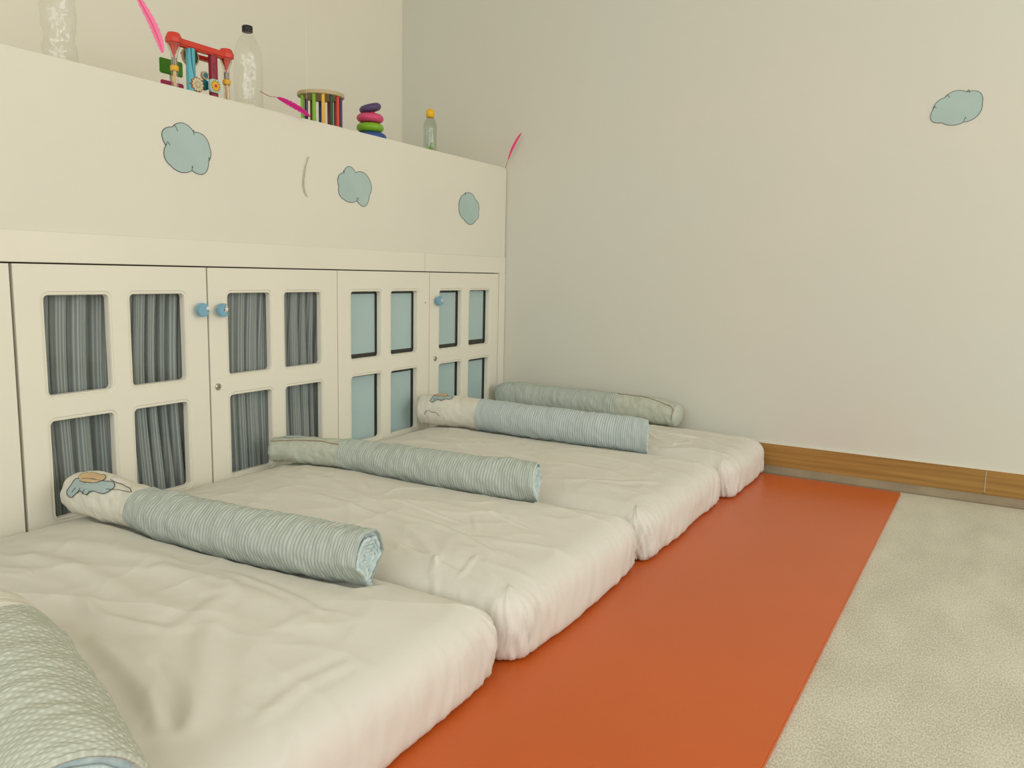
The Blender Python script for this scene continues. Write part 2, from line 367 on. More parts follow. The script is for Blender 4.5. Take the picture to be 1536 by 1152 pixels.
def cupboard(k0, label, mode, doors):
    yR = YR - k0 * DW; yL = yR - 2 * DW
    t = thing('cupboard', label, 'cupboard', (0, yL, 0))
    # carcass: back, sides, bottom, top (open front)
    bm = bmesh.new()
    for lo, hi in (((-.42, .004, .03), (-.405, 2 * DW - .004, .80)), ((-.405, .004, .03), (-.024, .018, .80)), ((-.405, 2 * DW - .018, .03), (-.024, 2 * DW - .004, .80)),
                   ((-.405, DW - .008, .03), (-.05, DW + .008, .80)), ((-.405, .018, .03), (-.024, 2 * DW - .018, .045)), ((-.405, .018, .785), (-.024, 2 * DW - .018, .80))): boxbm(lo, hi, bm)
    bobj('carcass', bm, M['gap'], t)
    for d in range(2):
        if d not in doors: continue
        oy = d * DW; gap = .0042 if (k0 == 4 and d == 1) or (k0 == 2 and d == 0) else .0016
        a0 = .0765; holes = []
        for h0, hw in ((.0745, .171), (.307, .172)):
            for zt, zb in ((.7215, .4700), (.4030, .1500)): holes.append((h0 - gap, h0 + hw - gap, zb, zt))
        hs = sorted(holes)
        bm = door_bm(DW - 2 * gap, .035, .7985, hs)
        dr = bobj('door', bm, M['cream'], t); dr.location = (0, oy + gap, 0); mdf = dr.modifiers.new('b', 'EDGE_SPLIT')
        w = DW - 2 * gap
        for h in hs:
            box('glass_pane', (-.0255, h[0] - .006, h[2] - .006), (-.0225, h[1] + .006, h[3] + .006), M['pane'], dr)
        if mode == 'curtain':
            c = curtain_mesh('curtain', h_lo := .05, w - .05, .12, .745, 11 * k0 + d, dr)
            c['label'] = 'grey-blue striped gathered curtain'
        else:
            rnd = random.Random(5 + d)
            bk = box('backing_board', (-.040, .045, .11), (-.036, w - .045, .745), M['dark'], dr); bk['label'] = 'black board behind the blue sheets'
            for h in hs:
                up = h[2] > .3
                tp = .010 if (d == 0 or h[0] < .2) else .003; bt = (.014 if d == 0 or h[0] < .2 else .020) if up else -.004
                if not up: tp = .007 + .006 * (h[0] > .2)
                yl = h[0] - .004; yr = h[1] - .0015 - .003 * ((d == 1) or not up); 
                o = box('blue_sheet', (-.0345, yl, h[2] + bt), (-.0325, yr, h[3] - tp), M['bluepaper'], dr)
        if (k0, d) == (2, 1): pass
        # knobs and locks
        if (k0, d) == (2, 0): knob(dr, .5225, .674, 'full')
        if (k0, d) == (2, 1): knob(dr, .0375, .6715, 'm'); lock(dr, .0255, .436)
        if (k0, d) == (0, 1): knob(dr, .0470, .679, 'm'); lock(dr, .0405, .431)
        if (k0, d) == (0, 0):
            V, F = lathe([(0, .0004), (.0028, .0004), (.003, 0)], 14); o = obj('screw_hole', [(v[2], DW - .031 + v[0], .672 + v[1]) for v in V], F, M['black'], dr)
    return t
cupboard(0, 'cream cupboard by the corner, pale blue sheets in its door panes', 'blue', (0, 1))
cupboard(2, 'cream cupboard with grey-blue striped curtains behind its door panes', 'curtain', (0, 1))
cupboard(4, 'cream cupboard cut off by the left picture edge, only a plain door strip showing', 'curtain', (1,))

# ================================================================ ORANGE MAT
def rounded_slab(x0, x1, y0, y1, z0, z1, r, n=6):
    bm = bmesh.new(); vs = [bm.verts.new((p[0], p[1], z0)) for p in [(q[0], q[1]) for q in rrect(x0, x1, y0, y1, r, n)]]
    f = bm.faces.new(vs); ex = bmesh.ops.extrude_face_region(bm, geom=[f]); bmesh.ops.translate(bm, verts=[v for v in ex['geom'] if isinstance(v, bmesh.types.BMVert)], vec=(0, 0, z1 - z0))
    e = [e for e in bm.edges if all(v.co.z > z1 - 1e-5 for v in e.verts)]
    bmesh.ops.bevel(bm, geom=e, offset=.002, segments=2, affect='EDGES'); return bm
bm = rounded_slab(.03, 1.812, -3.9, -.067, .0005, .010, .012)
for v in bm.verts: v.co.x -= max(0, -v.co.y) * .026 if v.co.x > 1 else 0
tag(bobj('floor_mat', bm, M['orange']), 'flat orange vinyl mat lying under the mattresses on the pale floor', 'mat')

# ================================================================ MATTRESSES
def fbm(p, s, o=3):
    v = 0; a = 1
    for i in range(o): v += a * noise.noise((p[0] * s, p[1] * s, p[2] * s)); s *= 2.1; a *= .5
    return v
def seg_dist(px, py, L):
    best = np.full(px.shape, 9.); tt = np.zeros(px.shape); n = len(L) - 1
    for i in range(n):
        ax, ay = L[i]; bx, by = L[i + 1]; dx, dy = bx - ax, by - ay; l2 = dx * dx + dy * dy
        t = np.clip(((px - ax) * dx + (py - ay) * dy) / l2, 0, 1); d = np.hypot(px - ax - t * dx, py - ay - t * dy)
        w = d < best; best = np.where(w, d, best); tt = np.where(w, (i + t) / n, tt)
    return best, tt
def smooth_line(L, n=6):
    out = []
    for i in range(len(L) - 1):
        p0 = L[max(i - 1, 0)]; p1 = L[i]; p2 = L[i + 1]; p3 = L[min(i + 2, len(L) - 1)]
        for k in range(n):
            t = k / n; out.append(tuple(.5 * (2 * b + (c - a) * t + (2 * a - 5 * b + 4 * c - d) * t * t + (3 * b - a - 3 * c + d) * t ** 3) for a, b, c, d in zip(p0, p1, p2, p3)))
    return out + [L[-1]]
def mattress(label, x0, x1, y0, y1, zt, seed, creases=(), K=720, ztilt=0, rc=.062, crn=1.0):
    cx, cy = (x0 + x1) / 2, (y0 + y1) / 2; a, b = (x1 - x0) / 2, (y1 - y0) / 2; r = rc
    # core rectangle walk
    A, B = a - r, b - r; per = []; segs = [(2 * A, 'n'), (math.pi / 2 * r, 'c')] 
    pts = []; 
    corners = [((A, -B), -90), ((A, B), 0), ((-A, B), 90), ((-A, -B), 180)]
    tot = 4 * A + 4 * B + 2 * math.pi * r
    for ci in range(4):
        (qx, qy), a0 = corners[ci]; (nx_, ny_), _ = corners[(ci + 1) % 4]
        nc = max(10, int(K * (math.pi / 2 * r) / tot * 1.5))
        for k in range(nc):
            an = math.radians(a0 + 90 * k / nc); pts.append((qx, qy, math.cos(an), math.sin(an)))
        L = math.hypot(nx_ - qx, ny_ - qy); ns = int(K * L / tot); an = math.radians(a0 + 90)
        for k in range(ns):
            t = k / ns; pts.append((qx + (nx_ - qx) * t, qy + (ny_ - qy) * t, math.cos(an), math.sin(an)))
    P = np.array(pts); n = len(P); 
    s_arc = np.r_[0, np.cumsum(np.hypot(*(np.diff(P[:, :2] + P[:, 2:] * r, axis=0).T)))]
    h = zt
    prof = [(.10, .012), (.045, .0115), (.016, .0125), (.006, .018), (.0015, .028), (0, .042), (0, .058), (.0005, .074), (.0015, .090), (.004, .104), (.008, .116), (.014, .126), (.022, .135), (.032, .142), (.045, .149), (.0615, .1545)]
    prof = [(d, z * h / .18) for d, z in prof]
    rows = []; side_w = []
    for d, z in prof:
        q = P[:, :2] + P[:, 2:] * max(r - d, .0005) if d <= r else None
        if d > r:
            f = 1 - (d - r) / B; q = P[:, :2] * f
        rows.append(np.c_[q, np.full(n, z)]); side_w.append(1.0)
    NR = 62
    for i in range(1, NR + 1):
        f = 1 - i / NR; f = max(f, .004); q = P[:, :2] * f + P[:, 2:] * .0005 * f
        rows.append(np.c_[q, np.full(n, h * (.1545 + .0275 * (1 - f ** 2.2) ** .8) / .18)])
    V = np.concatenate(rows); NRR = len(rows)
    X = V[:, 0] + cx; Y = V[:, 1] + cy; Z = V[:, 2].copy()
    # outward normal for the side rows
    nx = np.tile(P[:, 2], NRR); ny = np.tile(P[:, 3], NRR); arc = np.tile(s_arc, NRR)
    ri = np.repeat(np.arange(NRR), n); npf = len(prof)
    cornerness = np.tile(np.exp(-(np.minimum.reduce([np.hypot(P[:, 0] + P[:, 2] * r - sx * a, P[:, 1] + P[:, 3] * r - sy * b) for sx in (-1, 1) for sy in (-1, 1)]) / .13) ** 2), NRR)
    side = np.clip(1 - Z / (h * .93), 0, 1) * (ri < npf)
    dn = np.zeros(len(V)); dz = np.zeros(len(V)); dt = np.zeros(len(V))
    for i in range(len(V)):
        x, y, z = X[i], Y[i], Z[i]
        if ri[i] < npf:
            u = arc[i]; cr = cornerness[i]
            f1 = noise.noise((u * 9 + z * 8, z * 3, seed)); f2 = noise.noise((u * 30 - z * 16, z * 7, seed + 5)); f3 = noise.noise((u * 80 + z * 30 * (1 if cr > .2 else 0), z * 12, seed + 9))
            dn[i] = side[i] ** .6 * (.0055 * f1 + .0030 * f2 * (1 + 1.6 * cr * crn) + .0020 * (1 - 2.4 * abs(f3)) * (.45 + 3.6 * cr * crn)) - .014 * cr * side[i] ** 1.5
            if ri[i] < 7: dn[i] += .008 * noise.noise((u * 5, 3, seed)) ; 
            if 1 < ri[i] < 6: dz[i] += .006 * max(0, noise.noise((u * 14, 1, seed)))
        k = 1.0 if ri[i] >= npf else max(0, (Z[i] / h - .55) / .45)
        if k > 0:
            w = noise.noise((x * 2.1, y * 2.1, seed * 1.7)); q = fbm((x * 1.0 + w * .5, y * 2.6 + w * .6, seed * .7), 4.2, 3)
            rid = (1 - abs(noise.noise((x * 2.6 + .6 * w, y * 6.5 + w, seed * 2.3)))) ** 7
            rid2 = (1 - abs(noise.noise((x * 8 + .8 * w, y * 6 - w, seed * 3.1)))) ** 9
            rid3 = (1 - abs(noise.noise((x * 5 + 3 * y + w, y * 13 + q, seed * 4.7)))) ** 12
            dz[i] += k * (.0045 * w + .0016 * q + .0040 * rid + .0024 * rid2 + .0028 * rid3 * max(0, w + .3))
    for (L, wd, ht) in creases:
        d, t = seg_dist(X, Y, np.array(smooth_line(L)))
        fade = np.clip(np.minimum(t, 1 - t) * 5, 0, 1)
        dz += np.where(Z > h * .6, ht * np.exp(-(d / wd) ** 2) * fade * fade * (3 - 2 * fade), 0)
        dz -= np.where(Z > h * .6, .45 * ht * np.exp(-((d - wd * 1.9) / wd) ** 2) * fade, 0)
    X += nx * dn; Y += ny * dn; Z = np.maximum(Z + dz + ztilt * (X - x0), .0112)
    for kk in KEYS:
        A5 = np.array([v for _, v in kk]); kx = A5[:, 0]; e0, e1 = kx[0] - .028, kx[-1] + .012
        yc, zc, ry, rz = (np.interp(X, kx, A5[:, c]) for c in (1, 2, 3, 4)); ry = ry + .010; rz = rz + .009
        u = np.clip(np.abs(Y - yc) / ry, 0, 1); lim = zc - rz * np.sqrt(1 - u * u)
        on = (u < 1) & (X > e0) & (X < e1) & (Z > .1)
        Z = np.where(on, np.minimum(Z, lim), Z)
    F = []
    for j in range(NRR - 1):
        for k in range(n): k2 = (k + 1) % n; F.append((j * n + k, j * n + k2, (j + 1) * n + k2, (j + 1) * n + k))
    F.append(tuple((NRR - 1) * n + k for k in range(n))); F.append(tuple(range(n))[::-1])
    VV = np.c_[X - cx, Y - cy, Z - .0112]
    t = thing('mattress', label, 'mattress', (cx, cy, .0112), group='low mattresses in a row on the orange mat')
    o = obj('fitted_sheet', VV, F, M['sheet'], t, True)
    return t
# ================================================================ ROLLED QUILTS
def roll_fn(keys, seed, amp=1.0, tear=.0, slant=.0):
    """keys: [(t,(x,y,z,ry,rz))]; returns P(t,theta,off)"""
    def P(t, th, off=0.0):
        x, y, z, ry, rz = lerp_lin(keys, t)
        x2, y2, z2, _, _ = lerp_lin(keys, min(1, t + .01)); x1, y1, z1, _, _ = lerp_lin(keys, max(0, t - .01))
        T = Vector((x2 - x1, y2 - y1, z2 - z1)).normalized(); side = T.cross(Vector((0, 0, 1))).normalized(); up = side.cross(T)
        c, s = math.cos(th), math.sin(th)
        we = max(0, min(1, (t - .8) / .2)); we = we * we
        k = 1 - tear * we * max(0, -s) ** .8 * .75
        u = x * 1.0
        d = amp * (.0045 * noise.noise((t * 11, c * 1.1, s * 1.1 + seed)) + .0026 * noise.noise((t * 38 + .8 * s, c * 2.0 + t * 4, s * 2 + seed * 2)) + .0013 * (1 - abs(noise.noise((t * 70 + 1.4 * s, c * 2.4, s * 2.4 + seed * 3)))) ** 3)
        return Vector((x, y, z)) + T * (slant * c * we) + side * (c * (ry * k + d + off)) + up * (s * (rz + d + off))
    return P
def lerp_lin(keys, t):
    for (a, va), (b, vb) in zip(keys, keys[1:]):
        if t <= b:
            u = max(0, (t - a) / (b - a)); return [p + (q - p) * u for p, q in zip(va, vb)]
    return list(keys[-1][1])
def smooth_keys(keys, n=60):
    """Catmull-Rom through the keys, resampled"""
    ts = [k[0] for k in keys]; vs = [k[1] for k in keys]; out = []
    for q in range(n + 1):
        t = q / n; i = 0
        while i < len(ts) - 2 and t > ts[i + 1]: i += 1
        u = (t - ts[i]) / (ts[i + 1] - ts[i]); p0 = vs[max(i - 1, 0)]; p1 = vs[i]; p2 = vs[i + 1]; p3 = vs[min(i + 2, len(vs) - 1)]
        out.append((t, tuple(.5 * (2 * b + (c - a) * u + (2 * a - 5 * b + 4 * c - d) * u * u + (3 * b - a - 3 * c + d) * u ** 3) for a, b, c, d in zip(p0, p1, p2, p3))))
    return out
def roll_section(name, P, t0, t1, L, m, parent, nt, nth=72, cap0=False, cap1=False, off0=0, gather=0, lip=False):
    V = []; U = []; rows = []
    ts = [t0 + (t1 - t0) * i / nt for i in range(nt + 1)]
    capn = 6
    seq = []
    if cap0:
        for k in range(capn): a = k / capn * math.pi / 2; seq.append((t0, 1 - math.sin(a), math.cos(a)))
        seq = [(t0, f, s) for (t0_, f, s) in seq]
        seq = [(t0, 0.02 + .98 * math.sin(math.pi / 2 * k / capn), -math.cos(math.pi / 2 * k / capn)) for k in range(capn)]
    seq += [(t, 1.0, 0) for t in ts]
    if lip: seq += [(t1, .975, .16), (t1, .945, .22), (t1, .91, .12), (t1, .90, -.2), (t1, .90, -.5)]
    if cap1: seq += [(t1, max(.02, math.cos(math.pi / 2 * k / capn)), math.sin(math.pi / 2 * k / capn)) for k in range(1, capn + 1)]
    c0 = None
    for (t, f, e) in seq:
        ctr = sum((P(t, a) for a in (0, math.pi / 2, math.pi, -math.pi / 2)), Vector()) / 4
        ax = (P(min(1, t + .01), 0) - P(max(0, t - .01), 0)).normalized()
        rad = (P(t, math.pi / 2) - ctr).length
        for k in range(nth):
            th = 2 * math.pi * k / nth + math.pi; p = P(t, th, off0 + gather * math.sin(9 * th) * (1 if e == 0 else .5))
            p = ctr + (p - ctr) * f + ax * (e * .022); V.append(p); U.append((t * L + e * .02, th * .06))
    n = len(seq)
    F = [(j * nth + k, (j + 1) * nth + k, (j + 1) * nth + (k + 1) % nth, j * nth + (k + 1) % nth) for j in range(n - 1) for k in range(nth)]
    # UV seam: give the wrap-around column the closing value through a duplicate column would be needless: stripes run around
    if cap0: F.append(tuple(range(nth)))
    if cap1: F.append(tuple(range((n - 1) * nth, n * nth))[::-1])
    return obj(name, V, F, m, parent, True, U)
def spiral_end(P, t, parent, m, turns=2.6, r=.0048, fold=True):
    """folded edges of the rolled cloth seen at the open end: beads on a shrinking teardrop spiral, over a recessed core"""
    ctr = sum((P(t, a) for a in (0, math.pi / 2, math.pi, -math.pi / 2)), Vector()) / 4
    ax = (P(t, 0) - P(t - .02, 0)).normalized(); pts = []
    ctr2 = ctr + (P(t, -math.pi / 2) - ctr) * .05
    for j, (sh, dx) in enumerate(((.93, .004), (.79, .001))):
        pts = []
        for i in range(int(turns * 36) - j * 12):
            a = -math.pi / 2 + i / 36 * 2 * math.pi; f = sh - .30 * i / 36
            if f < .16: break
            b = P(t, a) - ctr; wig = .0016 * math.sin(i * 1.9) + .0012 * noise.noise((i * .4, j, 2))
            pts.append(ctr2 + b * f + ax * (dx + wig - .004 * (i / 36)) + b.normalized() * wig * .6)
        V, F = tube(pts, [r * (1 + .25 * noise.noise((i * .5, 7, j))) for i in range(len(pts))], 7); o = obj('rolled_edge', V, F, m, parent, True)
        o['label'] = 'pale blue rolled cloth edge'
    V = []; n = 40; rows = 8
    for j in range(rows):
        f = .97 * (1 - j / rows)
        for k in range(n):
            a = 2 * math.pi * k / n; b = P(t, a) - ctr; V.append(ctr2 + b * f + ax * (-.004 + .0035 * math.sin(f * 26)))
    F = [(j * n + k, j * n + (k + 1) % n, (j + 1) * n + (k + 1) % n, (j + 1) * n + k) for j in range(rows - 1) for k in range(n)]; F.append(tuple((rows - 1) * n + k for k in range(n)))
    obj('roll_end', V, F, m, parent, True)
def decal(name, P, pts, m, parent, off=.0022, thick=.0012):
    """cloth patch lying on the roll surface: pts in (t,theta)"""
    bm = bmesh.new(); vs = [bm.verts.new((p[0], p[1], 0)) for p in pts]; f = bm.faces.new(vs); bmesh.ops.triangulate(bm, faces=[f]); 
    bmesh.ops.subdivide_edges(bm, edges=list(bm.edges), cuts=3, use_grid_fill=True)
    for v in bm.verts: v.co = P(v.co.x, v.co.y, off)
    return bobj(name, bm, m, parent, True)
def line_on(name, P, pts, m, parent, r=.0009, off=.003):
    pts = smooth_line(pts, 5); V, F = tube([P(a, b, off) for a, b in pts], r, 5); return obj(name, V, F, m, parent, True)
def ell(c, a, b, n=18, wob=0, ph=0): return [(c[0] + a * math.cos(2 * math.pi * k / n) * (1 + wob * math.sin(5 * 2 * math.pi * k / n + ph)), c[1] + b * math.sin(2 * math.pi * k / n) * (1 + wob * math.sin(5 * 2 * math.pi * k / n + ph))) for k in range(n)]
def motif(P, parent, t, th, s=1.0, tail=True):
    """embroidered patch: tan oval over a grey-blue winged shape with dark stitching"""
    sun = ell((t - .012 * s, th + .10 * s), .036 * s, .27 * s)
    body = [(t - .050 * s, th - .05 * s), (t - .02 * s, th - .02 * s), (t + .03 * s, th + .05 * s), (t + .052 * s, th + .12 * s), (t + .062 * s, th - .08 * s), (t + .050 * s, th - .34 * s), (t + .020 * s, th - .38 * s),
            (t + .004 * s, th - .55 * s), (t - .016 * s, th - .48 * s), (t - .034 * s, th - .72 * s), (t - .054 * s, th - .62 * s), (t - .050 * s, th - .35 * s)]
    b = decal('patch', P, smooth_line(body + [body[0]], 3)[:-1], M['appl'], parent, .0022); b['label'] = 'grey-blue embroidered patch'
    a = decal('patch', P, sun, M['sun'], parent, .0032); a['label'] = 'tan oval embroidered patch'
    line_on('stitching', P, sun + [sun[0]], M['ink'], parent, .0007)
    line_on('stitching', P, body + [body[0]], M['ink'], parent, .0008)
    for k in range(4): line_on('stitching', P, [(t + (-.030 + .014 * k) * s, th - (.40) * s), (t + (-.034 + .014 * k) * s, th - .56 * s)], M['ink'], parent, .0007)
    if tail: line_on('stitching', P, [(t + .04 * s, th + .15 * s), (t + .07 * s, th + .20 * s), (t + .10 * s, th + .12 * s), (t + .118 * s, th)], M['ink'], parent, .0009)
    if tail: line_on('stitching', P, [(t + .05 * s, th - .18 * s), (t + .08 * s, th - .04 * s), (t + .115 * s, th - .02 * s)], M['ink'], parent, .0007)

G = 'rolled quilts between the mattresses'
KEYS = []
def K(lst): KEYS.append(smooth_keys(lst)); return KEYS[-1]
# quilt 1, in the valley between the nearest two mattresses
keys = K([(0, (.06, -2.200, .224, .052, .051)), (.12, (.15, -2.190, .226, .057, .057)), (.25, (.27, -2.180, .214, .053, .052)), (.4, (.41, -2.180, .212, .060, .058)), (.7, (.69, -2.170, .214, .060, .058)), (1, (.968, -2.148, .220, .056, .057))])
P1 = roll_fn(keys, 4.2, 1.3, .9, .006)
q = thing('rolled_quilt', 'pale striped rolled quilt with open spiral end and tan patch, between the nearest two mattresses', 'quilt', (.5, -2.11, .15), G)
def rel(Pf, q):
    base = Vector(q.location); return lambda t, th, off=0.0: Pf(t, th, off) - base
R1 = rel(P1, q)
roll_section('white_section', R1, .0, .275, .95, M['whitefab'], q, 60, cap0=True)
roll_section('striped_section', R1, .272, 1, .95, M['stripe'], q, 190, off0=.0015, lip=True)
motif(R1, q, .118, 1.02, 1.28)
spiral_end(R1, 1.0, q, M['rolledge'])
# quilt 2
keys = K([(0, (.045, -1.525, .212, .046, .040)), (.15, (.16, -1.49, .216, .050, .044)), (.3, (.30, -1.465, .216, .050, .045)), (.5, (.50, -1.455, .216, .056, .053)), (.75, (.74, -1.45, .218, .056, .056)), (1, (.972, -1.44, .220, .046, .058))])
q = thing('rolled_quilt', 'striped rolled quilt with brown piping on its paler end, between the second and third mattresses', 'quilt', (.5, -1.41, .15), G)
R2 = rel(roll_fn(keys, 9.4, 1.2, .5, .010), q)
o = roll_section('pale_section', R2, .0, .295, .97, M['palegreen'], q, 60, cap0=True)
roll_section('striped_section', R2, .292, 1, .97, M['stripe'], q, 190, off0=.0015, lip=True)
line_on('piping', R2, [(-.0, .85), (.08, .95), (.2, 1.0), (.29, .90)], M['piping'], q, .0014, .002)
decal('patch', R2, [(.045, 1.65), (.10, 1.60), (.13, 1.45), (.11, 1.22), (.05, 1.26)], M['appl'], q)
spiral_end(R2, 1.0, q, M['rolledge'], 2.2)
# quilt 3
keys = K([(0, (.045, -.715, .232, .062, .062)), (.12, (.14, -.695, .236, .064, .065)), (.28, (.29, -.672, .232, .062, .063)), (.6, (.60, -.66, .228, .060, .063)), (1, (1.0, -.65, .224, .042, .064))])
q = thing('rolled_quilt', 'blue striped rolled quilt with clean white patched end, between the third and farthest mattresses', 'quilt', (.5, -.62, .15), G)
R3 = rel(roll_fn(keys, 15.4, .9, .2, .013), q)
roll_section('white_section', R3, .0, .30, 1.0, M['whitefab'], q, 60, cap0=True)
roll_section('striped_section', R3, .297, 1, 1.0, M['stripe_cool'], q, 200, off0=.0018, lip=True)
motif(R3, q, .12, 1.25, .85, False)
line_on('stitching', R3, [(.05, -.16), (.055, .02), (.075, .10), (.085, .02), (.11, -.02), (.125, -.2)], M['ink'], q, .0008)
spiral_end(R3, 1.0, q, M['rolledge'], 2.2, .0045)
# quilt 4, along the back wall
keys = K([(0, (.055, -.115, .220, .050, .050)), (.06, (.11, -.11, .228, .056, .058)), (.3, (.32, -.098, .228, .056, .057)), (.66, (.62, -.09, .228, .058, .056)), (.85, (.80, -.088, .224, .062, .056)), (1, (.925, -.092, .212, .056, .050))])
q = thing('rolled_quilt', 'pale green rolled quilt lying along the back wall, brown piping on its outer end', 'quilt', (.5, -.09, .15), G)
R4 = rel(roll_fn(keys, 23.4, 1.3), q)
roll_section('striped_section', R4, .0, .69, .95, M['stripe'], q, 170, cap0=True, off0=.001)
roll_section('pale_section', R4, .688, 1, .95, M['palegreen'], q, 70, cap1=True)
line_on('piping', R4, [(.69, 1.35), (.80, 1.30), (.90, 1.15), (.96, .95), (1.0, .55), (1.0, -.2)], M['piping'], q, .0014, .002)
line_on('seam', R4, [(.055, 1.7), (.06, 1.1), (.06, .4), (.055, -.4)], M['appl'], q, .002, .001)
# quilt 0, lower left foreground, waffle cloth
keys = K([(0, (.69, -2.742, .236, .054, .052)), (.15, (.77, -2.768, .247, .066, .065)), (.42, (.925, -2.818, .253, .074, .070)), (.75, (1.105, -2.880, .252, .078, .070)), (1, (1.245, -2.928, .248, .074, .066))])
q = thing('rolled_quilt', 'pale green waffle cloth rolled quilt in the lower left foreground on the nearest mattress', 'quilt', (.8, -2.77, .19), G)
R0 = rel(roll_fn(keys, 31.4, 1.0), q)
roll_section('white_section', R0, .0, .29, .60, M['whitefab'], q, 60, cap0=True)
roll_section('waffle_section', R0, .287, 1, .60, M['waffle'], q, 200, nth=96, off0=.002, lip=True)
line_on('stitching', R0, [(.02, 1.75), (.07, 1.35), (.10, 1.05), (.125, .6)], M['ink'], q, .001)
spiral_end(R0, 1.0, q, M['rolledge'], 2.4, .006)

# the mattresses carry the quilts, pressed in a little under each
C1 = [([(.868, -2.544), (.809, -2.386), (.746, -2.31)], .018, .004), ([(.784, -2.366), (.923, -2.508), (1.056, -2.627), (1.126, -2.703)], .020, .0055),
      ([(.906, -2.602), (1.023, -2.647), (1.107, -2.715)], .012, -.006), ([(.757, -2.616), (.94, -2.655), (1.124, -2.723)], .014, .006), ([(1.242, -2.648), (1.21, -2.592)], .007, .005),
      ([(1.168, -2.639), (1.15, -2.52), (1.16, -2.40)], .010, .003), ([(.557, -2.348), (.809, -2.386)], .022, .006), ([(.243, -2.462), (.468, -2.451), (.811, -2.489)], .02, .004),
      ([(.6, -2.53), (.72, -2.56), (.86, -2.53)], .014, .005), ([(.15, -2.40), (.45, -2.33), (.9, -2.34), (1.1, -2.38)], .028, .004), ([(.70, -2.28), (.90, -2.30), (1.02, -2.33)], .010, .0035)]
C2 = [([(.938, -2.13), (1.03, -2.10), (1.115, -2.12)], .009, .005), ([(.796, -1.929), (.983, -1.968), (1.165, -2.013), (1.25, -2.06)], .010, .0045), ([(.767, -1.79), (.954, -1.822), (1.107, -1.885)], .008, .0035),
      ([(.922, -1.685), (1.001, -1.791)], .005, .003), ([(.679, -1.707), (.953, -1.762)], .006, .003), ([(.905, -1.626), (1.076, -1.678)], .006, .003), ([(1.075, -2.06), (1.019, -1.994), (1.007, -1.952)], .006, .005),
      ([(.453, -1.568), (.571, -1.662)], .004, .0025), ([(.404, -1.778), (.817, -1.854), (1.05, -2.0)], .012, .0045), ([(.3, -1.62), (.6, -1.74), (.95, -1.90)], .016, .0035), ([(1.09, -1.994), (1.082, -1.902)], .006, .003)]
C3 = [([(.131, -.87), (.319, -.985), (.48, -1.048)], .014, .006), ([(.311, -.886), (.556, -.992), (.747, -1.043)], .012, .005), ([(.2, -1.03), (.40, -1.03), (.55, -1.10)], .010, .004),
      ([(.95, -1.20), (1.1, -1.10), (1.18, -1.0)], .012, .003), ([(.578, -.839), (.637, -.894)], .005, .003)]
C4 = [([(.85, -.30), (.95, -.42), (1.05, -.45)], .010, .005), ([(.80, -.25), (.98, -.30), (1.10, -.28)], .010, .004), ([(1.02, -.48), (1.08, -.38), (1.02, -.33)], .008, .004), ([(.9, -.48), (1.0, -.52)], .008, .005)]
mattress('white sheeted mattress nearest the camera, cut off by the picture bottom', .012, 1.250, -3.02, -2.055, .186, 3.3, C1)
mattress('white sheeted mattress second from the camera, tucked corner on the orange mat', .012, 1.268, -2.046, -1.356, .186, 7.1, C2)
mattress('white sheeted mattress third from the camera, much gathered at its near corner', .012, 1.275, -1.346, -.582, .180, 12.9, C3, crn=1.8)
mattress('white sheeted mattress against the back wall, farthest from the camera', .012, 1.305, -.572, -.034, .176, 21.7, C4)

# ================================================================ PAPER CLOUDS
def cloud(name, label, pts, place, scale, ticks=()):
    """pts: closed list of notch points with bulging arcs between them"""
    out = []
    n = len(pts)
    for i in range(n):
        (x0, y0), (x1, y1) = pts[i][:2], pts[(i + 1) % n][:2]; bul = pts[i][2]
        dx, dy = x1 - x0, y1 - y0; L = math.hypot(dx, dy); nx, ny = -dy / L, dx / L
        for k in range(9): t = k / 9; h = math.sin(math.pi * t) ** .75 * bul * L; out.append((x0 + dx * t + nx * h, y0 + dy * t + ny * h))
    t = thing(name, label, 'wall decoration', place(0, 0, 0), group='blue paper clouds on the walls'); base = Vector(t.location)
    bm = bmesh.new(); vs = [bm.verts.new(place(x * scale, y * scale, .0004) - base) for x, y in out]; f = bm.faces.new(vs)
    nrm = place(0, 0, 1) - place(0, 0, 0)
    ex = bmesh.ops.extrude_face_region(bm, geom=[f]); bmesh.ops.translate(bm, verts=[v for v in ex['geom'] if isinstance(v, bmesh.types.BMVert)], vec=nrm * .0012)
    bmesh.ops.triangulate(bm, faces=[f for f in bm.faces if len(f.verts) > 6])
    bobj('paper', bm, M['cloud'], t)
    V, F = tube([place(x * scale, y * scale, .0017) - base for x, y in out + [out[0], out[1]]], .0009, 5); obj('outline', V, F, M['ink'], t)
    for (a, b) in ticks:
        V, F = tube([place(p[0] * scale, p[1] * scale, .0018) - base for p in smooth_line(list((a, ((a[0] + b[0]) / 2, (a[1] + b[1]) / 2 + .01), b)), 3)], .0008, 5); obj('pen_tick', V, F, M['ink'], t)
    return t
def onx(y, z): return lambda a, b, h: Vector((h, y + a, z + b))
def onb(x, z): return lambda a, b, h: Vector((x + a, -h, z + b))
B = .30
